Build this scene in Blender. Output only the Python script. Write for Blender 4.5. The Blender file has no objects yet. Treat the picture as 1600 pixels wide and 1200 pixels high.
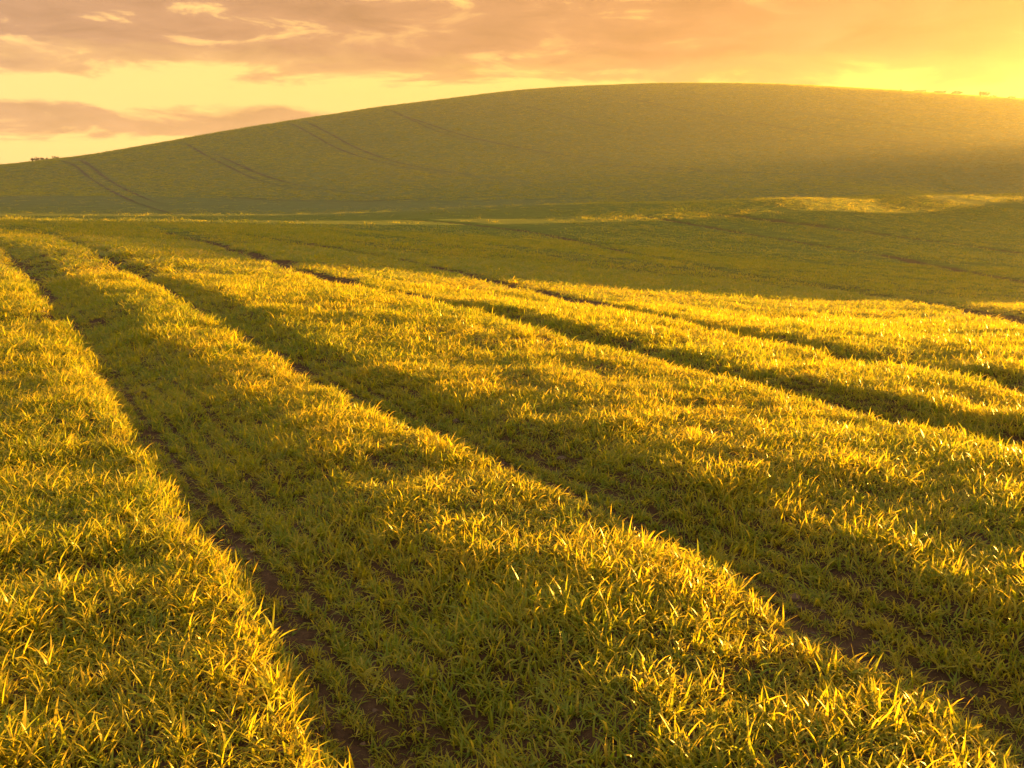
import bpy, math, random, os
import numpy as np
from mathutils import Vector

rng = np.random.default_rng(7)
random.seed(7)
PI = math.pi
sc = bpy.context.scene
COL = sc.collection

# ------------------------------------------------------------------ camera
FPX = 1500.0            # focal length in photograph pixels (1600 wide)
HY = 290.0              # row of the true horizon
ZC = 1.6
PITCH = math.atan((600 - HY) / FPX)
cam_d = bpy.data.cameras.new('camera')
cam = bpy.data.objects.new('camera', cam_d); COL.objects.link(cam)
cam_d.sensor_width = 36; cam_d.lens = 36 * FPX / 1600
cam_d.clip_start = 0.05; cam_d.clip_end = 6000
cam.location = (0, 0, ZC); cam.rotation_euler = (PI / 2 - PITCH, 0, 0)
sc.camera = cam
cam_d.dof.use_dof = False

def ray(px, py):
    a = (px - 800) / FPX; b = (600 - py) / FPX
    cp, sp = math.cos(PITCH), math.sin(PITCH)
    # camera basis: forward (0,cp,-sp), up (0,sp,cp), right (1,0,0)
    v = np.array([a, cp + b * sp, -sp + b * cp])
    return v / v[1]      # per metre of forward distance

def P(px, py, Y):
    v = ray(px, py)
    return (v[0] * Y, Y, ZC + v[2] * Y)

# ------------------------------------------------------------------ noise
def _hash(ix, iy, seed):
    h = (ix.astype(np.int64) * 374761393 + iy.astype(np.int64) * 668265263 + seed * 1274126177) & 0xffffffff
    h = ((h ^ (h >> 13)) * 1103515245) & 0xffffffff
    h = (h ^ (h >> 16)) & 0xffffffff
    return h / 4294967295.0

def vnoise(x, y, seed=0):
    ix = np.floor(x); iy = np.floor(y)
    fx = x - ix; fy = y - iy
    ux = fx * fx * fx * (fx * (fx * 6 - 15) + 10); uy = fy * fy * fy * (fy * (fy * 6 - 15) + 10)
    a = _hash(ix, iy, seed); b = _hash(ix + 1, iy, seed)
    c = _hash(ix, iy + 1, seed); d = _hash(ix + 1, iy + 1, seed)
    return ((a * (1 - ux) + b * ux) * (1 - uy) + (c * (1 - ux) + d * ux) * uy) * 2 - 1

def fbm(x, y, s, seed=0, o=3):
    t = 0; a = 1.0; n = 0
    for k in range(o):
        c, sn = math.cos(k * 1.1 + seed), math.sin(k * 1.1 + seed)
        t = t + a * vnoise((x * c - y * sn) / s + 13.7 * k, (x * sn + y * c) / s - 7.1 * k, seed + k)
        n += a; a *= .5; s *= .5
    return t / n

def sstep(a, b, x):
    t = np.clip((x - a) / (b - a), 0, 1)
    return t * t * (3 - 2 * t)

# ------------------------------------------------------------------ large-scale terrain: a smooth surface through surveyed points
CT = []
for X in (-30, -15, -6, 0, 6, 14, 26):
    for Y in (-40, -12, 0, 6):
        CT.append((X, Y, 0.0 - 0.0 * X))
img = [
 (0, 530, 10), (0, 440, 16.5), (0, 392, 25), (0, 357, 44), (0, 340, 80), (0, 318, 130), (0, 285, 190), (0, 258, 260),
 (200, 530, 10), (200, 440, 16.4), (200, 395, 24), (200, 362, 44), (200, 340, 85), (200, 322, 130), (200, 270, 200), (200, 232, 275),
 (400, 600, 7.8), (400, 450, 15.6), (400, 405, 25), (400, 372, 43), (400, 346, 80), (400, 328, 130), (400, 255, 205), (400, 197, 295),
 (600, 550, 9.3), (600, 460, 15.8), (600, 412, 27), (600, 372, 52), (600, 339, 96), (600, 322, 140), (600, 235, 230), (600, 167, 320),
 (800, 600, 7.8), (800, 500, 12.3), (800, 464, 18), (800, 424, 32), (800, 374, 62), (800, 327, 105), (800, 312, 150), (800, 220, 240), (800, 142, 335),
 (1000, 600, 7.9), (1000, 500, 14), (1000, 460, 24), (1000, 412, 43), (1000, 362, 82), (1000, 318, 109), (1000, 308, 150), (1000, 210, 250), (1000, 130, 345),
 (1200, 600, 8.2), (1200, 500, 16.5), (1200, 457, 32), (1200, 404, 63), (1200, 352, 94), (1200, 311, 112), (1200, 302, 162), (1200, 210, 250), (1200, 131, 345),
 (1400, 600, 8.4), (1400, 500, 18), (1400, 460, 36), (1400, 400, 68), (1400, 350, 102), (1400, 306, 127), (1400, 299, 176), (1400, 215, 240), (1400, 142, 330),
 (1600, 600, 8.6), (1600, 500, 19), (1600, 462, 38), (1600, 400, 72), (1600, 350, 112), (1600, 302, 148), (1600, 297, 200), (1600, 220, 230), (1600, 154, 310),
]
CT += [P(*q) for q in img]
CT += [(v[0] * 1.15, v[1] + 18, v[2] - 1.7) for v in (P(1200, 311, 112), P(1400, 306, 127), P(1600, 302, 148))]
# behind the crest, and beyond the frame on both sides
for px, y0, Y in ((0, 258, 260), (400, 197, 295), (800, 142, 335), (1200, 131, 345), (1600, 155, 310)):
    p = P(px, y0, Y + 90); CT.append((p[0], p[1], p[2] - 14))
    p = P(px, y0, Y + 350); CT.append((p[0], p[1], p[2] - 75))
CT += [(-120, 20, 0), (-120, 90, -2), (-230, 160, 2), (-300, 300, 5), (-600, 600, -5), (-600, 0, 0), (0, -300, 0), (300, -200, -5), (-300, -300, 0), (600, 0, -30)]
CT += [(60, 10, -.5), (60, 50, -2.2), (120, 30, -1.5), (90, 106, 1.0), (120, 140, -1), (150, 90, -8), (200, 120, -10),
       (150, 215, 8.0), (205, 268, 11.5), (245, 310, 15), (200, 190, 0), (260, 220, -6), (300, 330, 2), (420, 420, -20), (600, 600, -40), (280, 420, 5)]
CT = np.array(CT)

def _tps_fit(pts, lam=0.002):
    n = len(pts); s = 100.0
    x = pts[:, :2] / s
    d2 = ((x[:, None] - x[None]) ** 2).sum(-1)
    K = 0.5 * d2 * np.log(d2 + 1e-12)
    K += lam * 1e-3 * np.eye(n)
    Pm = np.hstack([np.ones((n, 1)), x])
    A = np.zeros((n + 3, n + 3)); A[:n, :n] = K; A[:n, n:] = Pm; A[n:, :n] = Pm.T
    b = np.zeros(n + 3); b[:n] = pts[:, 2]
    w = np.linalg.solve(A, b)
    return w, x, s
_W, _X, _S = _tps_fit(CT)

def tps(X, Y):
    X = np.asarray(X, float); Y = np.asarray(Y, float)
    sh = X.shape; X = X.ravel() / _S; Y = Y.ravel() / _S
    out = np.empty(X.shape)
    n = len(_X)
    for i in range(0, len(X), 100000):
        a = X[i:i + 100000]; b = Y[i:i + 100000]
        t = _W[n] + _W[n + 1] * a + _W[n + 2] * b
        for k in range(n):
            d2 = (a - _X[k, 0]) ** 2 + (b - _X[k, 1]) ** 2
            t += _W[k] * 0.5 * d2 * np.log(d2 + 1e-12)
        out[i:i + 100000] = t
    return out.reshape(sh)

# skyline of the hill, as read off the photograph; the hill's height is scaled per bearing until it agrees
SKY = np.array([(-400, 268), (0, 258), (45, 252), (60, 249), (120, 245), (200, 232), (400, 197), (600, 167), (800, 142), (900, 134.5), (1000, 130.5), (1100, 129.5),
                (1200, 131), (1300, 135.5), (1400, 142), (1500, 148.5), (1600, 155), (1900, 176)])
HX = np.linspace(-0.8, 0.75, 80); HG = np.ones(80)
LX = np.linspace(-.2, .75, 40); LA = .5 * sstep(-.05, .2, LX)
def hill_w(X, Y):
    return sstep(150, 250, Y)
def macro(X, Y):
    X = np.asarray(X, float); Y = np.asarray(Y, float)
    z = tps(X, Y)
    w = hill_w(X, Y)
    u = X / np.maximum(Y, 20)
    g = np.interp(u, HX, HG)
    z = z + w * (g - 1) * (z + 5)
    # spur added out of view on the right, shaped to shade the dip
    q = .5 * X - .866 * Y; a_ = .866 * X + .5 * Y
    qs = [-80, -75, -60, -49, -38, -28, -18]
    ac = np.interp(q, qs, [174, 166, 138, 120, 104, 97, 94])
    ht = np.interp(q, qs, [10.2, 9.6, 8.1, 7.1, 5.9, 5.6, 5.3])
    k = sstep(-75.6, -72, q) * (1 - sstep(-24, -13, q)) * np.exp(-((a_ - ac) / 10) ** 2)
    z = z + k * (ht - z)
    k = sstep(-125, -112, q) * (1 - sstep(-84, -80, q)) * np.exp(-((a_ - 204) / 13) ** 2) * sstep(.62, .7, u)  # another mound added out of view, to keep sun off the lip's left part
    z = z + k * (np.maximum(12.5, z) - z)
    # the lip of the near field, a low ridge that catches the last sun
    yc = np.interp(u, [-.2, 0, .133, .267, .4, .533, .62], [92, 100, 108, 112, 123, 140, 147])
    return z + np.interp(u, LX, LA) * np.exp(-((Y - yc) / 8) ** 2)
def proj_y(X, Y, Z):
    cp, sp = math.cos(PITCH), math.sin(PITCH)
    dz = Z - ZC
    f = Y * cp - dz * sp; up = Y * sp + dz * cp
    return 600 - FPX * up / f, 800 + FPX * X / f
_Ys = np.linspace(160, 600, 221)
for it in range(4):
    U, YY = np.meshgrid(HX, _Ys)
    Z = macro(U * YY, YY)
    py, px = proj_y(U * YY, YY, Z)
    k = py.argmin(0); ii = np.arange(80)
    tgt = np.interp(px[k, ii], SKY[:, 0], SKY[:, 1])
    ang = np.tan(np.arctan(1))  # 1
    dz = (py[k, ii] - tgt) / FPX * _Ys[k]
    HG = HG * (1 + dz / (Z[k, ii] + 5))
# the same for the lip of the near field
LIP = np.array([(500, 338), (800, 327), (1000, 318), (1200, 311), (1400, 306), (1600, 303), (1900, 302)])
_Yl = np.linspace(85, 158, 147)
for it in range(6):
    U, YY = np.meshgrid(LX, _Yl)
    Z = macro(U * YY, YY); py, px = proj_y(U * YY, YY, Z)
    m_ = np.interp(LX, [-.2, 0, .133, .267, .4, .533, .62], [92, 100, 108, 112, 123, 140, 147])
    py = np.where(np.abs(YY - m_) < 12, py, 999); k = py.argmin(0); ii = np.arange(40)
    dz = (py[k, ii] - np.interp(px[k, ii], LIP[:, 0], LIP[:, 1])) / FPX * _Yl[k]
    LA = LA + .8 * dz * sstep(-.08, .12, LX)
    LA = np.clip(LA, -1.5, 2.5); LA = np.convolve(np.pad(LA, 1, mode='edge'), [.2, .6, .2], 'valid')
LA = LA * (1 - sstep(.60, .72, LX))
# smooth
HG = np.convolve(np.pad(HG, 1, mode='edge'), [.25, .5, .25], 'valid')

def at(px, py, ymax=400):
    v = ray(px, py)
    t = np.concatenate([np.arange(1, 60, .05), np.arange(60, ymax, .25)])
    z = macro(v[0] * t, t)
    r = ZC + v[2] * t
    k = np.argmax(r < z)
    if not (r < z).any(): k = len(t) - 1
    return (v[0] * t[k], t[k], z[k])

# ------------------------------------------------------------------ wheel tracks
def smooth_line(p, n=3):
    p = np.array(p, float)
    for _ in range(n):
        q = [p[0]]
        for a, b in zip(p[:-1], p[1:]):
            q += [a * .75 + b * .25, a * .25 + b * .75]
        q.append(p[-1]); p = np.array(q)
    return p
TR = [  # image points, depth, full-depth half width, left bank run, right slope run, bareness
 ([(790,1390),(680,1240),(600,1120),(522,1000),(402,870),(310,760),(238,650),(170,560),(114,490),(50,430),(0,384),(-120,352)], .16, .10, .14, .80, .6),
 ([(1960,1360),(1780,1240),(1640,1150),(1475,1055),(1315,965),(1180,882),(1045,812),(858,735),(640,648),(470,570),(370,505),(260,448),(170,405),(104,377),(50,360),(-50,346)], .135, .12, .13, .50, .7),
 ([(1900,770),(1600,695),(1400,652),(1240,615),(1180,600),(1010,557),(900,525),(780,494),(620,462),(550,450),(440,415),(310,375),(250,362)], .15, .20, .14, .45, 1.0),
 ([(1900,680),(1600,608),(1450,577),(1250,542),(1100,512),(900,470),(800,447),(700,422),(560,395),(440,378),(380,367)], .12, .20, .14, .45, 1.0),
 ([(1700,520),(1500,478),(1300,448),(1080,416),(960,388),(860,366),(740,350),(640,343)], .18, .5, .3, .9, 1.0),
 ([(1700,455),(1440,408),(1290,384),(1130,358),(980,337)], .18, .5, .3, .9, 1.0),
 ([(1700,405),(1500,380),(1340,360),(1130,336)], .18, .5, .3, .9, 1.0),
]
tracks = []
for pts, dep, hw, lb, rs, bare in TR:
    w = np.array([at(x, y)[:2] for x, y in pts])
    w = smooth_line(w, 2)
    tracks.append((w, dep, hw, lb, rs, bare))

# shallow hollows in the near field where the low sun does not reach: image point, half length, half width, depth
HOL = [(at(x, y)[:2], a, b, c) for x, y, a, b, c in [
 (90, 722, .55, .22, .055), (70, 905, .45, .22, .06), (210, 880, .3, .15, .045), (110, 1010, .42, .26, .08), (60, 1120, .3, .15, .05),
 (740, 930, .38, .22, .07), (800, 1060, .45, .28, .08), (650, 1110, .3, .2, .06), (520, 740, .5, .25, .05), (1130, 790, .6, .25, .06), (1330, 800, .7, .3, .06),
 (1020, 830, .4, .2, .04), (1500, 880, .5, .2, .05), (960, 700, .7, .3, .05), (1180, 1100, .25, .15, .05), (40, 500, 1.2, .5, .06), (600, 640, .8, .35, .05),
 (1250, 570, 1.5, .5, .08), (1450, 560, 1.6, .5, .08), (1000, 540, 1.2, .45, .06), (1500, 640, 1.2, .4, .07), (1300, 500, 2.5, .8, .09), (1500, 490, 3, .9, .09), (1200, 470, 3, .9, .10)]]
def hollows(X, Y):
    z = 0 * X
    for (cx, cy_), a, b, dpt in HOL:
        dx = X - cx; dy = Y - cy_
        u = .85 * dx + .53 * dy; v = -.53 * dx + .85 * dy
        z = z - dpt * .8 * np.exp(-((u / a) ** 2 + (v / b) ** 2))
    return z

def track_field(X, Y):
    """returns depth (m, >=0), trodden 0..1, nearest signed distance"""
    X = np.asarray(X, float); Y = np.asarray(Y, float)
    dep_t = np.zeros(X.shape); tr = np.zeros(X.shape)
    near = np.nonzero((np.abs(X) < 110) & (Y > -5) & (Y < 130))[0] if X.ndim == 1 else None
    x = X[near]; y = Y[near]
    wob = 0.09 * fbm(x, y, 1.4, 31, 2) + .07 * fbm(x, y, .45, 33, 2)
    for w, dep, hw, lb, rs, bare in tracks:
        best = np.full(x.shape, 1e9); sg = np.zeros(x.shape)
        for a, b in zip(w[:-1], w[1:]):
            lo = np.minimum(a, b) - 2.5; hi = np.maximum(a, b) + 2.5
            m = np.nonzero((x > lo[0]) & (x < hi[0]) & (y > lo[1]) & (y < hi[1]))[0]
            if not len(m): continue
            d = b - a; L2 = (d ** 2).sum() + 1e-9
            t = np.clip(((x[m] - a[0]) * d[0] + (y[m] - a[1]) * d[1]) / L2, 0, 1)
            ex = x[m] - a[0] - t * d[0]; ey = y[m] - a[1] - t * d[1]
            ds = np.hypot(ex, ey); s = np.where(d[0] * ey - d[1] * ex > 0, 1.0, -1.0)
            up = ds < best[m]
            mm = m[up]; best[mm] = ds[up]; sg[mm] = s[up]
        # lines run away from the camera? orient so that + is the right-hand side (towards +X)
        D = w[-1] - w[0]
        right = -sg * (1 if D[1] > 0 else -1)
        s = best * right + wob
        f = np.where(s < 0, 1 - sstep(hw, hw + lb, -s), 1 - sstep(hw * .7, hw + rs, s))
        f = np.where(best > 2.4, 0, f)
        dd = dep * f
        dep_t[near] = np.maximum(dep_t[near], dd)
        far = bare * np.where(s < 0, 1 - sstep(.12, .42, -s + .2 * fbm(x, y, 2.2, 88, 2)), 1 - sstep(.3, .55, s + .25 * fbm(x, y, 1.5, 89, 2))) * (1 if bare >= 1 else 0) * sstep(13, 16, np.hypot(x, y))
        tt = bare * (1 - sstep(hw * .5, hw * np.where(np.hypot(x, y) > 14, 1.9, 1.15), np.abs(s)))
        tt = np.where(best > 2.4, 0, np.maximum(tt, far))
        tr[near] = np.maximum(tr[near], tt)
    return dep_t, tr

def relief(X, Y):
    r = np.hypot(X, Y)
    n = .040 * fbm(X, Y, 2.0, 3, 3) + .05 * fbm(X, Y, 6.5, 5, 2)
    # long swells crossing the drilling direction
    n += .026 * fbm(X, Y, .75, 7, 2)
    n += sstep(20, 60, r) * .04 * fbm(X, Y, 14, 9, 3)
    n += sstep(170, 240, Y) * .3 * fbm(X, Y, 40, 19, 3)
    return n * (1 - .8 * sstep(75, 110, Y) * (1 - sstep(160, 230, Y)))

def height(X, Y, fine=True):
    z = macro(X, Y) + relief(X, Y) + hollows(X, Y)
    d, t = track_field(X, Y)
    z = z - d
    if fine:
        r = np.hypot(X, Y)
        z = z + np.where(r < 25, (.012 * fbm(X, Y, .16, 41, 3)) * (1 + t), 0)
    return z, d, t

# ------------------------------------------------------------------ helpers
def mesh_np(name, V, F, mat, smooth=True):
    me = bpy.data.meshes.new(name)
    nv = len(V); nf = len(F); k = F.shape[1]
    me.vertices.add(nv); me.vertices.foreach_set('co', V.astype(np.float32).ravel())
    me.loops.add(nf * k); me.loops.foreach_set('vertex_index', F.astype(np.int32).ravel())
    me.polygons.add(nf)
    me.polygons.foreach_set('loop_start', np.arange(0, nf * k, k, dtype=np.int32))
    me.polygons.foreach_set('loop_total', np.full(nf, k, dtype=np.int32))
    me.polygons.foreach_set('use_smooth', np.full(nf, smooth))
    me.update(calc_edges=True)
    if mat: me.materials.append(mat)
    return me
def link(name, me, parent=None):
    o = bpy.data.objects.new(name, me); COL.objects.link(o); o.parent = parent
    return o
def new_mat(name):
    m = bpy.data.materials.new(name); m.use_nodes = True
    nt = m.node_tree; nt.nodes.clear()
    return m, nt
def N(nt, t, **kw):
    n = nt.nodes.new(t)
    for k, v in kw.items():
        if k.startswith('i_'):
            key = k[2:]
            n.inputs[int(key) if key.isdigit() else key.replace('_', ' ')].default_value = v
        else: setattr(n, k, v)
    return n
def math_n(nt, op, a, b=None, c=None, clamp=False):
    n = nt.nodes.new('ShaderNodeMath'); n.operation = op; n.use_clamp = clamp
    for i, v in enumerate((a, b, c)):
        if v is None: continue
        if isinstance(v, (int, float)): n.inputs[i].default_value = v
        else: nt.links.new(v, n.inputs[i])
    return n.outputs[0]
def mixc(nt, fac, a, b, mode='MIX'):
    n = nt.nodes.new('ShaderNodeMix'); n.data_type = 'RGBA'; n.blend_type = mode; n.clamp_factor = True
    for i, v in ((0, fac), (6, a), (7, b)):
        if isinstance(v, (int, float)): n.inputs[i].default_value = v
        elif isinstance(v, tuple): n.inputs[i].default_value = (*v, 1) if len(v) == 3 else v
        else: nt.links.new(v, n.inputs[i])
    return n.outputs[2]
def ramp(nt, fac, els, interp='LINEAR'):
    n = nt.nodes.new('ShaderNodeValToRGB'); cr = n.color_ramp; cr.interpolation = interp
    while len(cr.elements) > 1: cr.elements.remove(cr.elements[-1])
    for i, (p, c) in enumerate(els):
        e = cr.elements[0] if i == 0 else cr.elements.new(p)
        e.position = p
        c = (c, c, c) if isinstance(c, (int, float)) else c
        e.color = (*c, 1)
    nt.links.new(fac, n.inputs[0])
    return n.outputs[0]

# ------------------------------------------------------------------ materials
SOIL_A = (.045, .023, .015); SOIL_B = (.13, .07, .042)
GRASS_FAR_A = (.052, .078, .030); GRASS_FAR_B = (.150, .185, .066)

def make_ground_mat():
    m, nt = new_mat('field_soil_and_crop')
    out = N(nt, 'ShaderNodeOutputMaterial')
    geo = N(nt, 'ShaderNodeNewGeometry')
    cover = N(nt, 'ShaderNodeAttribute', attribute_name='cover')
    n1 = N(nt, 'ShaderNodeTexNoise', i_Scale=14.0, i_Detail=8.0, i_Roughness=.7); nt.links.new(geo.outputs['Position'], n1.inputs['Vector'])
    soil = ramp(nt, n1.outputs[0], [(.3, SOIL_A), (.7, SOIL_B)])
    # crop seen from afar: fine rows and patches
    mp = N(nt, 'ShaderNodeMapping'); mp.inputs['Rotation'].default_value = (0, 0, math.radians(8)); mp.inputs['Scale'].default_value = (.16, .55, .55)
    nt.links.new(geo.outputs['Position'], mp.inputs['Vector'])
    n2 = N(nt, 'ShaderNodeTexNoise', i_Scale=2.6, i_Detail=8.0, i_Roughness=.75); nt.links.new(mp.outputs[0], n2.inputs['Vector'])
    n3 = N(nt, 'ShaderNodeTexNoise', i_Scale=.035, i_Detail=5.0, i_Roughness=.6); nt.links.new(geo.outputs['Position'], n3.inputs['Vector'])
    n4 = N(nt, 'ShaderNodeTexNoise', i_Scale=1.7, i_Detail=6.0, i_Roughness=.85); nt.links.new(geo.outputs['Position'], n4.inputs['Vector'])
    a = ramp(nt, n2.outputs[0], [(.36, GRASS_FAR_A), (.62, GRASS_FAR_B)])
    b = mixc(nt, ramp(nt, n3.outputs[0], [(.35, 0.0), (.65, .55)]), a, (.14, .135, .055))
    b = mixc(nt, ramp(nt, n4.outputs[0], [(.38, .0), (.62, .75)]), b, (.085, .09, .022))
    near_tint = N(nt, 'ShaderNodeAttribute', attribute_name='near_tint')
    crop = mixc(nt, near_tint.outputs['Fac'], b, mixc(nt, 1.0, b, (1.05, 1.05, .42), 'MULTIPLY'))  # near field yellower, blending into the bluer crop of the hill
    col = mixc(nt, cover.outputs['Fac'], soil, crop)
    p = N(nt, 'ShaderNodeBsdfPrincipled', i_Roughness=.95); p.inputs['Specular IOR Level'].default_value = .1
    nt.links.new(col, p.inputs['Base Color'])
    hb = math_n(nt, 'ADD', n1.outputs[0], math_n(nt, 'MULTIPLY', n4.outputs[0], 2.0))
    bp = N(nt, 'ShaderNodeBump', i_Strength=1.0, i_Distance=.05); nt.links.new(hb, bp.inputs['Height']); nt.links.new(bp.outputs[0], p.inputs['Normal'])
    nt.links.new(p.outputs[0], out.inputs[0])
    return m

def make_blade_mat():
    m, nt = new_mat('young_wheat_leaf')
    out = N(nt, 'ShaderNodeOutputMaterial')
    oi = N(nt, 'ShaderNodeObjectInfo')
    uv = N(nt, 'ShaderNodeAttribute', attribute_name='along')
    bl = N(nt, 'ShaderNodeAttribute', attribute_name='tone')
    geo = N(nt, 'ShaderNodeNewGeometry')
    n = N(nt, 'ShaderNodeTexNoise', i_Scale=.55, i_Detail=3.0); nt.links.new(geo.outputs['Position'], n.inputs['Vector'])
    base = mixc(nt, oi.outputs['Random'], (.145, .205, .012), (.40, .325, .014))
    base = mixc(nt, ramp(nt, n.outputs[0], [(.35, 0.0), (.65, .6)]), base, (.15, .22, .012))
    base = mixc(nt, ramp(nt, bl.outputs['Fac'], [(.80, 0.0), (.97, .75)]), base, (.46, .35, .04))
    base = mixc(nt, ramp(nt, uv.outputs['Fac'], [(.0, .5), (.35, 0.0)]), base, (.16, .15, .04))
    tip = mixc(nt, ramp(nt, uv.outputs['Fac'], [(.75, 0.0), (1.0, .5)]), base, (.46, .35, .03))
    p = N(nt, 'ShaderNodeBsdfPrincipled', i_Roughness=.33); p.inputs['Specular IOR Level'].default_value = .35
    nt.links.new(tip, p.inputs['Base Color'])
    tr = N(nt, 'ShaderNodeBsdfTranslucent')
    tc = mixc(nt, 1.0, tip, (1.75, 1.5, .8), 'MULTIPLY'); nt.links.new(tc, tr.inputs[0])
    mx = N(nt, 'ShaderNodeMixShader'); mx.inputs[0].default_value = .56
    nt.links.new(p.outputs[0], mx.inputs[1]); nt.links.new(tr.outputs[0], mx.inputs[2]); nt.links.new(mx.outputs[0], out.inputs[0])
    return m
def make_simple(name, c, rough=.9):
    m, nt = new_mat(name)
    out = N(nt, 'ShaderNodeOutputMaterial'); p = N(nt, 'ShaderNodeBsdfPrincipled', i_Roughness=rough)
    geo = N(nt, 'ShaderNodeNewGeometry')
    n = N(nt, 'ShaderNodeTexNoise', i_Scale=1.5, i_Detail=4.0); nt.links.new(geo.outputs['Position'], n.inputs['Vector'])
    nt.links.new(ramp(nt, n.outputs[0], [(.3, tuple(v * .6 for v in c)), (.7, tuple(v * 1.3 for v in c))]), p.inputs['Base Color'])
    nt.links.new(p.outputs[0], out.inputs[0]); return m
M_ground = make_ground_mat(); M_blade = make_blade_mat()
M_bark = make_simple('bark', (.08, .06, .045)); M_twig = make_simple('leafy_twigs', (.24, .17, .10))
M_clod = make_simple('soil_clod', (.10, .055, .035))

# ------------------------------------------------------------------ terrain mesh (one polar sheet)
th = np.radians(np.concatenate([np.arange(-180, -38, 4.0), np.arange(-38, 42, .17), np.arange(42, 60, .6), np.arange(60, 180, 4.0)]))
rr = np.concatenate([[.35, .7, 1.0], np.exp(np.arange(math.log(1.3), math.log(45), .0036)), np.exp(np.arange(math.log(45), math.log(1000), .0062))])
nt_, nr_ = len(th), len(rr)
TH, RR = np.meshgrid(th, rr)                    # theta measured from +Y towards +X
X = (RR * np.sin(TH)).ravel(); Y = (RR * np.cos(TH)).ravel()
Z, D, T = height(X, Y)
idx = np.arange(nt_ * nr_).reshape(nr_, nt_)
a = idx[:-1, :]; b = idx[1:, :]
F = np.stack([a, np.roll(a, -1, 1), np.roll(b, -1, 1), b], -1).reshape(-1, 4)[:, ::-1]
V = np.stack([X, Y, Z], -1)
# centre cap
cap = len(V); V = np.vstack([V, [0, 0, V[:nt_, 2].mean()]])
cover = np.append(sstep(16, 55, RR.ravel()), 0) * 1.0
cover = cover * (1 - .9 * sstep(.02, .3, np.append(T, 0)))
near_tint = 1 - np.append(sstep(0, 1, (Y - np.interp(X / np.maximum(Y, 1), [-.1, .25], [88, 112])) / 50), 0)
# the hill is everything beyond the lip of the near field
lipx = np.array([-.8, -.533, -.267, 0, .133, .267, .533, .8]); lipy = np.array([95, 92, 100, 118, 126, 136, 158, 165])
def is_hill(x, y): return (y > np.interp(x / np.maximum(y, 1), lipx, lipy))
fx = V[F].mean(1)
hm = is_hill(fx[:, 0], fx[:, 1]) & (fx[:, 1] > 50)
def sub_mesh(name, Fs, extra=None):
    used = np.unique(Fs); remap = np.full(len(V), -1); remap[used] = np.arange(len(used))
    me = mesh_np(name, V[used], remap[Fs], M_ground)
    at_ = me.attributes.new('cover', 'FLOAT', 'POINT'); at_.data.foreach_set('value', cover[used].astype(np.float32))
    at_ = me.attributes.new('near_tint', 'FLOAT', 'POINT'); at_.data.foreach_set('value', near_tint[used].astype(np.float32))
    return me
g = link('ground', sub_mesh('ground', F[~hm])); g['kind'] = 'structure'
h = link('hill', sub_mesh('hill', F[hm])); h['kind'] = 'structure'
capF = np.stack([idx[0, :], np.roll(idx[0, :], -1), np.full(nt_, cap)], -1)
# join the small centre fan as part of the ground
import bmesh
bm = bmesh.new(); bm.from_mesh(g.data); bm.verts.ensure_lookup_table()
# ring 0 vertices keep their order because `used` is sorted
cv = bm.verts.new((0, 0, V[cap, 2])); bm.verts.ensure_lookup_table()
for i in range(nt_):
    j = (i + 1) % nt_
    bm.faces.new((bm.verts[j], bm.verts[i], cv))
bm.to_mesh(g.data); bm.free()

# ------------------------------------------------------------------ wheel tracks on the far hill (ribbons of trodden crop and soil)
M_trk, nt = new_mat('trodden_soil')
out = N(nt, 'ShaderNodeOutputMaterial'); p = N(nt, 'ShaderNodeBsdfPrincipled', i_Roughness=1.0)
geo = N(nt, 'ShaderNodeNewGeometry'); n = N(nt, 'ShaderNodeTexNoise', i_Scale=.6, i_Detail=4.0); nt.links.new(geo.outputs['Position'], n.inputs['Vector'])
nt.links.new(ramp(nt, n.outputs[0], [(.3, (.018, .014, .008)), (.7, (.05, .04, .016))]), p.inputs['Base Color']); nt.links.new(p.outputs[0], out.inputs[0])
HT = [ # image points, width m
 ([(95,251),(122,262),(150,285),(180,302),(215,318),(250,328),(300,338)], .42), ([(118,248),(148,264),(180,288),(210,303),(245,317),(278,326)], .5),
 ([(285,222),(320,243),(360,262),(400,282),(450,293),(520,304)], .35), ([(335,240),(372,258),(410,274),(455,288),(510,297),(600,307)], .45),
 ([(450,192),(490,212),(540,237),(600,255),(660,267),(760,280)], .35), ([(475,190),(520,212),(570,236),(625,256),(690,268),(820,283)], .42),
 ([(620,178),(680,198),(740,218),(800,230),(850,238),(960,254)], .38), ([(600,170),(650,192),(700,212),(770,230)], .25),
 ([(800,160),(870,180),(950,200),(1040,216)], .28), ([(1100,175),(1200,196),(1320,214),(1420,224),(1560,240)], .28), ([(1250,176),(1400,196),(1600,214)], .22),
 ([(960,150),(1060,172),(1160,190)], .22), ([(860,250),(1000,262),(1200,272),(1420,278)], .22),
 ([(300,305),(480,316),(700,310),(900,302)], .18),
]
HILL_LINES = []
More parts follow.
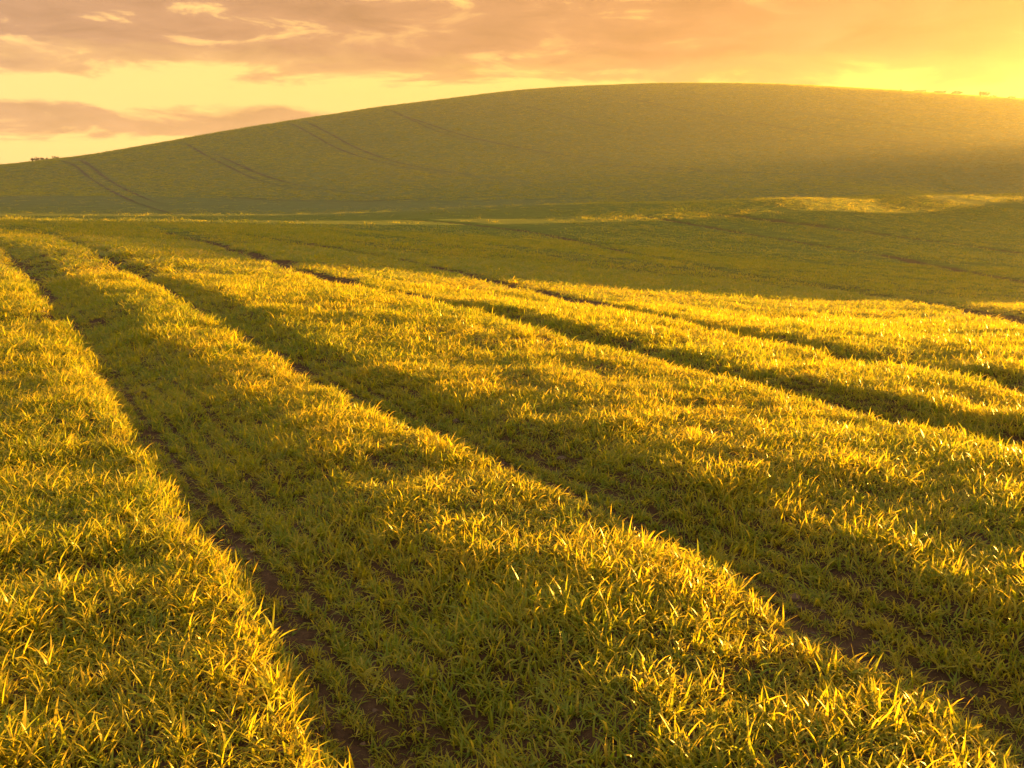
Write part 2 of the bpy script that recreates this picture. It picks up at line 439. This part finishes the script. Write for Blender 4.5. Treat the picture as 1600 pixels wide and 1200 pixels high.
for pts, wd in HT:
    ctrl = [at(x, y, 420)[:2] for x, y in pts]
    w = smooth_line(ctrl, 3)
    seg = np.hypot(*(w[1:] - w[:-1]).T); s = np.concatenate([[0], np.cumsum(seg)])
    q = np.arange(0, s[-1], .8)
    w = np.stack([np.interp(q, s, w[:, 0]), np.interp(q, s, w[:, 1])], -1)
    t = np.gradient(w, axis=0); t /= np.hypot(*t.T)[:, None] + 1e-9
    nn = np.stack([t[:, 1], -t[:, 0]], -1)
    fade = np.minimum(1, np.minimum(q / 12, (q[-1] - q) / (.45 * q[-1]))) * (.75 + .5 * fbm(w[:, 0], w[:, 1], 9, 77, 2))
    hw = (wd * 1.9 * np.clip(fade, .02, 1.2))[:, None] * .5
    HILL_LINES.append((w[:, :], wd * .5))
    rows = []
    for k in (-1, 0, 1):
        xy = w + nn * hw * k
        z = (macro(xy[:, 0], xy[:, 1]) + relief(xy[:, 0], xy[:, 1]))
        rows.append(np.stack([xy[:, 0], xy[:, 1], z + .05], -1))
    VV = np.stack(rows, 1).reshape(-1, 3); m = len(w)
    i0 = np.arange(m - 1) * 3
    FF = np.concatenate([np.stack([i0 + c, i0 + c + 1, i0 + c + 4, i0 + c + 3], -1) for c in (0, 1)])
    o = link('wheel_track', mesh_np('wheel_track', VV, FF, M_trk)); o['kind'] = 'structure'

# ------------------------------------------------------------------ wheat tufts
def blade(vs, fs, al, tn, base, yaw, L, W, lean, curl, nseg, twist=0.0, tone=0.0):
    d = np.array([math.cos(yaw), math.sin(yaw)]); side = np.array([-d[1], d[0], 0.0])
    pos = np.array([*base, 0.0]); ang = lean; st = len(vs)
    for i in range(nseg + 1):
        t = i / nseg
        w = W * (.75 + .6 * t if t < .35 else 1 - ((t - .35) / .65) ** 1.6 * 1.0) * .5
        tw = twist * t
        sd = side * math.cos(tw) + np.array([0, 0, 1.0]) * math.sin(tw)
        if i == nseg:
            vs.append(tuple(pos)); al.append(1.0); tn.append(tone)
        else:
            vs.append(tuple(pos - sd * w)); vs.append(tuple(pos + sd * w)); al += [t, t]; tn += [tone, tone]
        ang2 = ang + curl * t
        pos = pos + np.array([d[0] * math.sin(ang2), d[1] * math.sin(ang2), math.cos(ang2)]) * (L / nseg)
    for i in range(nseg - 1):
        k = st + 2 * i; fs.append((k, k + 1, k + 3, k + 2))
    k = st + 2 * (nseg - 1); fs.append((k, k + 1, k + 2))

TUFTS = bpy.data.collections.new('wheat_tufts')
def make_tuft(name, nb, Lr, Wr, spread, nseg, leanr=(.1, .9), curlr=(.3, 1.7)):
    vs, fs, al, tn = [], [], [], []
    for i in range(nb):
        yaw = random.uniform(0, 2 * PI)
        base = (random.gauss(0, spread), random.gauss(0, spread))
        blade(vs, fs, al, tn, base, yaw, random.uniform(*Lr), random.uniform(*Wr), random.uniform(*leanr), random.uniform(*curlr), nseg,
              random.uniform(-1.1, 1.1), random.random())
    me = bpy.data.meshes.new(name); me.from_pydata(vs, [], fs); me.update()
    for k, arr in (('along', al), ('tone', tn)):
        a_ = me.attributes.new(k, 'FLOAT', 'POINT'); a_.data.foreach_set('value', np.array(arr, np.float32))
    me.polygons.foreach_set('use_smooth', [True] * len(me.polygons))
    me.materials.append(M_blade)
    return me
near_me = [make_tuft('wheat_plant', 14, (.045, .11), (.0042, .0085), .022, 4, (.05, .95), (.3, 2.2)) for _ in range(9)]
mid_me = [make_tuft('wheat_clump', 20, (.07, .13), (.007, .012), .045, 3) for _ in range(6)]
far_me = [make_tuft('wheat_patch', 34, (.09, .15), (.012, .022), .17, 2) for _ in range(6)]

# direction of the drilled rows = direction of the wheel tracks near the camera
d0 = tracks[1][0]; i1 = np.argmin(np.abs(d0[:, 1] - 3)); i2 = np.argmin(np.abs(d0[:, 1] - 14))
rd = d0[i2] - d0[i1]; rd = rd / np.hypot(*rd); rn = np.array([rd[1], -rd[0]])
def in_view(x, y, m=0.0, right_extra=0.0):
    u = x / np.maximum(y, .3)
    return (y > 1.2) & (u > -.60 - m / np.maximum(y, .5)) & (u < .60 + (m + right_extra) / np.maximum(y, .5))

def rows_points(rmin, rmax, row, step, jit, m):
    E = rmax * 1.3
    q = np.arange(-E, E, row); pz = np.arange(-E, E, step)
    Q, Pp = np.meshgrid(q, pz); Q = Q.ravel(); Pp = Pp.ravel()
    x = Q * rn[0] + Pp * rd[0]; y = Q * rn[1] + Pp * rd[1]
    k = (y > 0) & (np.hypot(x, y) < rmax + .5) & (np.hypot(x, y) > rmin - .5); k &= in_view(x, y, m, 2.0)
    x = x[k]; y = y[k]; n = len(x)
    j1 = rng.normal(0, jit, n); j2 = rng.uniform(-step * .6, step * .6, n)
    x = x + rn[0] * j1 + rd[0] * j2; y = y + rn[1] * j1 + rd[1] * j2
    r = np.hypot(x, y); k = (r > rmin) & (r < rmax)
    return x[k], y[k]

def crop_h(x, y):
    """relative crop height: streaks and bare-ish patches"""
    a = 1.5 * fbm(x, y, .30, 51, 2); b_ = fbm(x, y, 1.9, 53, 2)
    return np.clip(.92 + .30 * a + .32 * b_, .42, 1.45)

def wheat(name_pts, x, y, meshes, hs, ws, label, rowsp=0):
    z, d, t = height(x, y)
    if rowsp:      # trodden ground keeps its drill rows apart
        ac_ = x * rn[0] + y * rn[1]; off = ac_ - np.round(ac_ / rowsp) * rowsp
        kk = .42 * sstep(.03, .12, d); x = x - rn[0] * off * kk; y = y - rn[1] * off * kk
        z, d, t = height(x, y)
    keep = rng.random(len(x)) > np.clip(t * (.40 + 2.0 * fbm(x, y, .28, 61, 2)) , 0, .95)
    keep &= (np.hypot(x, y) < 16) | (t < .10)
    ch = crop_h(x, y)
    # thin patches of poor growth
    keep &= rng.random(len(x)) > np.clip((.62 - ch) * 2.2, 0, .6)
    # far off, thin streaks along the drilled rows
    r_ = np.hypot(x, y); al_ = x * rd[0] + y * rd[1]; ac_ = x * rn[0] + y * rn[1]
    st = fbm(al_ / 6, ac_, 1.6, 91, 3)
    keep &= rng.random(len(x)) > sstep(22, 50, r_) * (1 - sstep(105, 150, r_)) * np.clip(.25 + 1.5 * st, 0, .85)
    keep &= rng.random(len(x)) > .96 * sstep(60, 80, y) * (1 - sstep(.02, .16, x / y)) * (y < 150)
    x, y, z, d, t, ch = (q[keep] for q in (x, y, z, d, t, ch))
    n = len(x)
    s = ch * rng.uniform(.6, 1.3, n) * hs * (1 - .25 * t) * (1 - 1.9 * np.clip(d, 0, .17))
    w = ws * rng.uniform(.85, 1.15, n) * (1 - .25 * np.clip(t, 0, 1))
    me = bpy.data.meshes.new(name_pts); me.vertices.add(n)
    me.vertices.foreach_set('co', np.stack([x, y, z - .004], -1).astype(np.float32).ravel())
    sc_ = np.stack([w * (.5 + .5 * s / hs), w * (.5 + .5 * s / hs), s], -1)
    a_ = me.attributes.new('sc', 'FLOAT_VECTOR', 'POINT'); a_.data.foreach_set('vector', sc_.astype(np.float32).ravel())
    tilt = rng.normal(0, .16, (n, 2))
    rot = np.stack([tilt[:, 0], tilt[:, 1], rng.uniform(0, 2 * PI, n)], -1)
    a_ = me.attributes.new('rot', 'FLOAT_VECTOR', 'POINT'); a_.data.foreach_set('vector', rot.astype(np.float32).ravel())
    a_ = me.attributes.new('pick', 'INT', 'POINT'); a_.data.foreach_set('value', rng.integers(0, len(meshes), n).astype(np.int32))
    return me, n

def gn_group(name, layers):
    """layers: (child points are told apart by attribute `lod`)"""
    ng = bpy.data.node_groups.new(name, 'GeometryNodeTree')
    ng.interface.new_socket('Geometry', in_out='INPUT', socket_type='NodeSocketGeometry')
    ng.interface.new_socket('Geometry', in_out='OUTPUT', socket_type='NodeSocketGeometry')
    gi = ng.nodes.new('NodeGroupInput'); go = ng.nodes.new('NodeGroupOutput')
    join = ng.nodes.new('GeometryNodeJoinGeometry')
    def attr(nm, typ):
        a_ = ng.nodes.new('GeometryNodeInputNamedAttribute'); a_.data_type = typ; a_.inputs[0].default_value = nm; return a_.outputs[0]
    for i, coll in enumerate(layers):
        ci = ng.nodes.new('GeometryNodeCollectionInfo'); ci.inputs[0].default_value = coll
        ci.inputs[1].default_value = True; ci.inputs[2].default_value = True
        cmp_ = ng.nodes.new('FunctionNodeCompare'); cmp_.data_type = 'INT'; cmp_.operation = 'EQUAL'
        ng.links.new(attr('lod', 'INT'), cmp_.inputs[2]); cmp_.inputs[3].default_value = i
        iop = ng.nodes.new('GeometryNodeInstanceOnPoints')
        ng.links.new(gi.outputs[0], iop.inputs['Points']); ng.links.new(cmp_.outputs[0], iop.inputs['Selection'])
        ng.links.new(ci.outputs[0], iop.inputs['Instance']); iop.inputs['Pick Instance'].default_value = True
        ng.links.new(attr('pick', 'INT'), iop.inputs['Instance Index'])
        e2r = ng.nodes.new('FunctionNodeEulerToRotation'); ng.links.new(attr('rot', 'FLOAT_VECTOR'), e2r.inputs[0])
        ng.links.new(e2r.outputs[0], iop.inputs['Rotation'])
        ng.links.new(attr('sc', 'FLOAT_VECTOR'), iop.inputs['Scale'])
        ng.links.new(iop.outputs[0], join.inputs[0])
    ng.links.new(join.outputs[0], go.inputs[0])
    return ng
def coll_of(name, meshes):
    c = bpy.data.collections.new(name)
    for me in meshes:
        c.objects.link(bpy.data.objects.new(me.name, me))
    return c      # never linked to the scene: only a source for the grass
colls = [coll_of('near_tufts', near_me), coll_of('mid_tufts', mid_me), coll_of('far_tufts', far_me)]

FULL = os.environ.get('NOGRASS') is None
parts = []
if FULL:
    x, y = rows_points(0, 9, .105, .0175, .028, 1.6); parts.append((0, *wheat('p', x, y, near_me, 1.0, 1.0, '', .14)))
    x, y = rows_points(9, 19, .115, .048, .034, 2.0); parts.append((1, *wheat('p', x, y, mid_me, .98, 1.0, '', .15)))
    x, y = rows_points(19, 38, .17, .14, .05, 3.0); parts.append((1, *wheat('p', x, y, mid_me, .95, 1.8, '')))
    x, y = rows_points(38, 66, .34, .30, .10, 5.0); parts.append((2, *wheat('p', x, y, far_me, .9, 1.1, '')))
    x, y = rows_points(66, 135, .62, .55, .2, 8.0); parts.append((2, *wheat('p', x, y, far_me, .95, 2.0, '')))
    n_ = 120000; uu = rng.uniform(-.60, .60, n_); x = uu; yy = np.sqrt(rng.uniform(105 ** 2, 352 ** 2, n_)); x = uu * yy
    k_ = is_hill(x, yy) | (yy > np.interp(x / yy, [.05, .15], [98, 124])); x = x[k_]; yy = yy[k_]
    for w_, hw_ in HILL_LINES:
        for i_ in range(0, len(w_) - 1, 4):
            a_, b_ = w_[i_], w_[min(i_ + 4, len(w_) - 1)]
            m_ = (x - a_[0]) ** 2 + (yy - a_[1]) ** 2 < (hw_ + 1.0) ** 2
            x = x[~m_]; yy = yy[~m_]
    parts.append((2, *wheat('p', x, yy, far_me, 1.0, 2.2, '')))
    print('TUFTS', [(l, n) for l, _, n in parts])
    co, sca, rot, pick, lod = [], [], [], [], []
    for l, me, n in parts:
        for arr, nm, k, ty in ((co, None, 3, 0), (sca, 'sc', 3, 'vector'), (rot, 'rot', 3, 'vector'), (pick, 'pick', 1, 'value')):
            if nm is None:
                b_ = np.empty(n * 3, np.float32); me.vertices.foreach_get('co', b_)
            else:
                b_ = np.empty(n * k, np.float32 if k == 3 else np.int32); me.attributes[nm].data.foreach_get(ty, b_)
            arr.append(b_)
        lod.append(np.full(n, l, np.int32)); bpy.data.meshes.remove(me)
    me = bpy.data.meshes.new('grass'); tot = sum(len(l) for l in lod)
    me.vertices.add(tot); me.vertices.foreach_set('co', np.concatenate(co))
    for nm, arr, ty, k in (('sc', sca, 'FLOAT_VECTOR', 'vector'), ('rot', rot, 'FLOAT_VECTOR', 'vector'), ('pick', pick, 'INT', 'value'), ('lod', lod, 'INT', 'value')):
        a_ = me.attributes.new(nm, ty, 'POINT'); a_.data.foreach_set(k, np.concatenate(arr))
    grass = link('grass', me); grass['kind'] = 'stuff'; grass['label'] = 'short young wheat covering the near field in low golden light'; grass['category'] = 'grass'
    md = grass.modifiers.new('tufts', 'NODES'); md.node_group = gn_group('wheat_scatter', colls)

# ------------------------------------------------------------------ shrubs on the skyline
def shrub(px, py_top, wpx, label, seed, group=None, dist_off=0.0, nst=5, cat='shrub'):
    rs = random.Random(seed)
    # the crest at this bearing
    v = ray(px, 300); ys = np.linspace(170, 500, 331); z = macro(v[0] * ys, ys)
    py, _ = proj_y(v[0] * ys, ys, z); k = int(py.argmin()); k = min(k + int(dist_off), 330)
    Yb = ys[k]; xb = v[0] * Yb
    zb = float(macro(np.array([xb]), np.array([Yb]))[0] + relief(np.array([xb]), np.array([Yb]))[0])
    hgt = max(.7, (py.min() - py_top) / FPX * Yb * .5)
    wd = wpx / FPX * Yb
    root = bpy.data.objects.new(cat, None); COL.objects.link(root); root.location = (xb, Yb, zb - .05)
    root['label'] = label; root['category'] = cat
    if group: root['group'] = group
    vs, fs = [], []; lv, lf = [], []
    def tube(p0, p1, r0, r1):
        d = (p1 - p0); 
        if d.length < 1e-4: return
        q = d.to_track_quat('Z', 'Y'); st = len(vs)
        for p, r in ((p0, r0), (p1, r1)):
            for i in range(5):
                a_ = 2 * PI * i / 5; vs.append(tuple(p + q @ Vector((math.cos(a_) * r, math.sin(a_) * r, 0))))
        for i in range(5): fs.append((st + i, st + (i + 1) % 5, st + 5 + (i + 1) % 5, st + 5 + i))
    def grow(p, d, L, r, lev):
        n = 3
        for i in range(n):
            d2 = (d + Vector((rs.gauss(0, .18), rs.gauss(0, .18), rs.gauss(.05, .1)))).normalized()
            p2 = p + d2 * L / n; tube(p, p2, r, r * .75); p = p2; d = d2; r *= .75
            if lev < 2:
                for _ in range(2):
                    dd = (d + Vector((rs.gauss(0, .7), rs.gauss(0, .7), rs.gauss(.1, .3)))).normalized()
                    grow(p, dd, L * .55, r * .6, lev + 1)
            else:
                for _ in range(3):
                    c = p + Vector((rs.gauss(0, .10), rs.gauss(0, .10), rs.gauss(0, .10))) * hgt * .5
                    s = rs.uniform(.05, .11) * hgt * .5 + .03
                    a_ = Vector((rs.gauss(0, 1), rs.gauss(0, 1), rs.gauss(0, 1))).normalized() * s
                    b_ = Vector((rs.gauss(0, 1), rs.gauss(0, 1), rs.gauss(0, 1))).normalized() * s * .5
                    st = len(lv); lv.extend([tuple(c - a_), tuple(c + b_), tuple(c + a_), tuple(c - b_)]); lf.append((st, st + 1, st + 2, st + 3))
    for i in range(nst):
        a_ = rs.uniform(0, 2 * PI); f = (i + .5) / nst - .5
        vs.clear(); fs.clear()
        grow(Vector((f * wd * .7, rs.uniform(-.3, .3), 0)), Vector((f * .9, rs.gauss(0, .3), 1)).normalized(), hgt * rs.uniform(.5, .8), .05 + .012 * hgt, 0)
        me = bpy.data.meshes.new('stem'); me.from_pydata(vs, [], fs); me.materials.append(M_bark); link('stem', me, root)
    me = bpy.data.meshes.new('crown'); me.from_pydata(lv, [], lf); me.materials.append(M_twig); link('crown', me, root)
    return root
shrub(60, 240, 14, 'tallest bare shrub on the far left skyline, left end of its clump', 1, nst=5)
shrub(74, 244, 16, 'low twiggy shrub on the left skyline just right of the tallest one', 2, nst=5)
shrub(92, 246, 14, 'smallest sparse shrub ending the left skyline clump near the wheel tracks', 3, nst=4)
shrub(1395, 136, 5, 'single tiny dark shrub standing alone on the right shoulder of the hill', 4, nst=2)
shrub(1456, 138, 20, 'first wide ragged bush of the right skyline row, left end', 5, nst=6)
shrub(1480, 138, 18, 'second ragged bush of the right skyline row, touching the first', 6, nst=6)
shrub(1522, 137, 16, 'tallest reddish bush on the right skyline, standing apart', 7, nst=6)
shrub(1538, 144, 12, 'small low bush leaning beside the tallest right skyline bush', 8, nst=4)
shrub(1566, 149, 18, 'flat scrubby bush near the right end of the hill skyline', 9, nst=5)
shrub(1590, 152, 14, 'last low scrub bush at the right edge of the skyline', 10, nst=5)
shrub(1425, 142.5, 22, 'very low scrub between the lone tiny shrub and the first ragged bush', 11, nst=6)

# ------------------------------------------------------------------ soil clods lying in the wheel tracks
vs, fs = [], []
cl_n = 0
for w, *_ in tracks[:4]:
    for a_, b_ in zip(w[:-1], w[1:]):
        L = np.hypot(*(b_ - a_)); 
        if a_[1] > 26 or b_[1] < 1.2 or L < 1e-3: continue
        for _ in range(int(L * 45)):
            t = rng.random(); p_ = a_ + (b_ - a_) * t + rng.normal(0, .20, 2); cl_n += 1
            vs.append((p_[0], p_[1], rng.uniform(.004, .016) * (2.0 if rng.random() < .06 else 1)))
CP = np.array(vs); zc, _, _ = height(CP[:, 0], CP[:, 1])
ico = bmesh.new(); bmesh.ops.create_icosphere(ico, subdivisions=1, radius=1); iv = np.array([v.co[:] for v in ico.verts]); ifc = np.array([[v.index for v in f.verts] for f in ico.faces]); ico.free()
VV, FF = [], []
for i, (x_, y_, s_) in enumerate(CP):
    jig = iv * (1 + rng.uniform(-.3, .3, (len(iv), 1))) * [s_ * rng.uniform(.8, 1.4), s_ * rng.uniform(.8, 1.4), s_ * .7]
    VV.append(jig + [x_, y_, zc[i] + s_ * .2]); FF.append(ifc + i * len(iv))
cl = link('soil_clods', mesh_np('soil_clods', np.vstack(VV), np.vstack(FF), M_clod, False)); cl['kind'] = 'stuff'
cl['label'] = 'brown soil crumbs lying in the bare wheel tracks'; cl['category'] = 'soil'

# ------------------------------------------------------------------ sun and sky
SUN_AZ = math.radians(60); SUN_EL = math.radians(3.35)   # azimuth from +Y towards +X
sd = Vector((math.sin(SUN_AZ) * math.cos(SUN_EL), math.cos(SUN_AZ) * math.cos(SUN_EL), math.sin(SUN_EL)))
L = bpy.data.lights.new('sun', 'SUN'); L.energy = 5.0; L.angle = math.radians(.55); L.color = (1.0, .50, .07)
lo = bpy.data.objects.new('sun', L); COL.objects.link(lo); lo.rotation_euler = sd.to_track_quat('Z', 'Y').to_euler(); lo.location = (60, 60, 40)

world = bpy.data.worlds.new('World'); sc.world = world; world.use_nodes = True
nt = world.node_tree; nt.nodes.clear()
wo = N(nt, 'ShaderNodeOutputWorld'); bg = N(nt, 'ShaderNodeBackground')
sky = N(nt, 'ShaderNodeTexSky'); sky.sky_type = 'NISHITA'; sky.sun_disc = False; sky.sun_elevation = SUN_EL; sky.sun_rotation = SUN_AZ
tc = N(nt, 'ShaderNodeTexCoord'); sep = N(nt, 'ShaderNodeSeparateXYZ'); nt.links.new(tc.outputs['Generated'], sep.inputs[0])
zel = sep.outputs[2]
dot = N(nt, 'ShaderNodeVectorMath'); dot.operation = 'DOT_PRODUCT'; nt.links.new(tc.outputs['Generated'], dot.inputs[0]); dot.inputs[1].default_value = sd
dt = dot.outputs['Value']
mp = N(nt, 'ShaderNodeMapping'); mp.inputs['Scale'].default_value = (1, 1, 4.2); mp.inputs['Location'].default_value = (.3, .1, 0); nt.links.new(tc.outputs['Generated'], mp.inputs['Vector'])
nA = N(nt, 'ShaderNodeTexNoise', i_Scale=7.5, i_Detail=11.0, i_Roughness=.66, i_Distortion=.4); nt.links.new(mp.outputs[0], nA.inputs['Vector'])
nB = N(nt, 'ShaderNodeTexNoise', i_Scale=11.0, i_Detail=8.0, i_Roughness=.6, i_Distortion=.6); nt.links.new(mp.outputs[0], nB.inputs['Vector'])
nC = N(nt, 'ShaderNodeTexNoise', i_Scale=2.2, i_Detail=3.0, i_Roughness=.5); nt.links.new(mp.outputs[0], nC.inputs['Vector'])
warp = math_n(nt, 'MULTIPLY', math_n(nt, 'SUBTRACT', nA.outputs[0], .5), .085)
e = math_n(nt, 'ADD', zel, warp); e = math_n(nt, 'ADD', e, math_n(nt, 'MULTIPLY', ramp(nt, dt, [(.3, 0.0), (.9, 1.0)]), .012))
bands = ramp(nt, math_n(nt, 'MULTIPLY', e, 4.0), [(0, 0.0), (.165, 0.0), (.195, .85), (.255, .85), (.295, 0.0), (.40, 0.0), (.435, .7), (.52, 1.0), (1, 1.0)])
holes = ramp(nt, nB.outputs[0], [(.55, 0.0), (.66, 1.0)])
patch = ramp(nt, nC.outputs[0], [(.42, 0.0), (.56, 1.0)])
up = ramp(nt, zel, [(.10, 1.0), (.22, .5)])
mask = math_n(nt, 'MULTIPLY', bands, math_n(nt, 'SUBTRACT', 1.0, math_n(nt, 'MULTIPLY', math_n(nt, 'MULTIPLY', holes, .95), patch)))
sunw = ramp(nt, dt, [(.0, 0.0), (.5, .55), (.85, 1.0)])
clear = mixc(nt, sunw, (1.28, .76, .27), (1.0, .66, .13))
cloudA = mixc(nt, sunw, (.57, .32, .185), (.62, .27, .09))
shade = ramp(nt, nB.outputs[0], [(.3, .78), (.7, 1.2)])
cloud = mixc(nt, 1.0, cloudA, shade, 'MULTIPLY')
col = mixc(nt, mask, clear, cloud)
# greyer sheet out of view overhead, brightened to lift the shade; sky shows through
high = ramp(nt, zel, [(.20, 0.0), (.6, 1.0)])
skyc = mixc(nt, 1.0, sky.outputs[0], (.10, .10, .10), 'MULTIPLY')
over = mixc(nt, .65, skyc, (1.25, 1.18, .86))
col = mixc(nt, high, col, over)
nt.links.new(col, bg.inputs[0]); bg.inputs[1].default_value = .12
nt.links.new(bg.outputs[0], wo.inputs[0])

# ------------------------------------------------------------------ haze
if os.environ.get('NOHAZE') is None:
    bm = bmesh.new(); bmesh.ops.create_cube(bm, size=1)
    zlo = float(min(V[:, 2].min(), -10)) - 1.0; zhi = max(43.0, float(V[:, 2].max()) + .8)
    for v in bm.verts: v.co = Vector((v.co.x * 2020, v.co.y * 2020, zlo + (v.co.z + .5) * (zhi - zlo)))
    me = bpy.data.meshes.new('haze'); bm.to_mesh(me); bm.free()
    M, nt = new_mat('haze'); out = N(nt, 'ShaderNodeOutputMaterial'); pv = N(nt, 'ShaderNodeVolumePrincipled')
    pv.inputs['Color'].default_value = (1, .94, .86, 1); pv.inputs['Density'].default_value = .00036; pv.inputs['Anisotropy'].default_value = .68
    nt.links.new(pv.outputs[0], out.inputs['Volume']); me.materials.append(M)
    hz = link('haze', me); hz['kind'] = 'stuff'; hz['label'] = 'thin golden evening haze over the field'; hz['category'] = 'haze'

# ------------------------------------------------------------------ render settings
sc.view_settings.view_transform = 'Standard'; sc.view_settings.look = 'None'; sc.view_settings.gamma = 1; sc.view_settings.exposure = 3.2
cy = sc.cycles
cy.max_bounces = 6; cy.diffuse_bounces = 3; cy.glossy_bounces = 2; cy.transmission_bounces = 4; cy.transparent_max_bounces = 8; cy.volume_bounces = 0
cy.use_denoising = True
cy.sample_clamp_indirect = 6
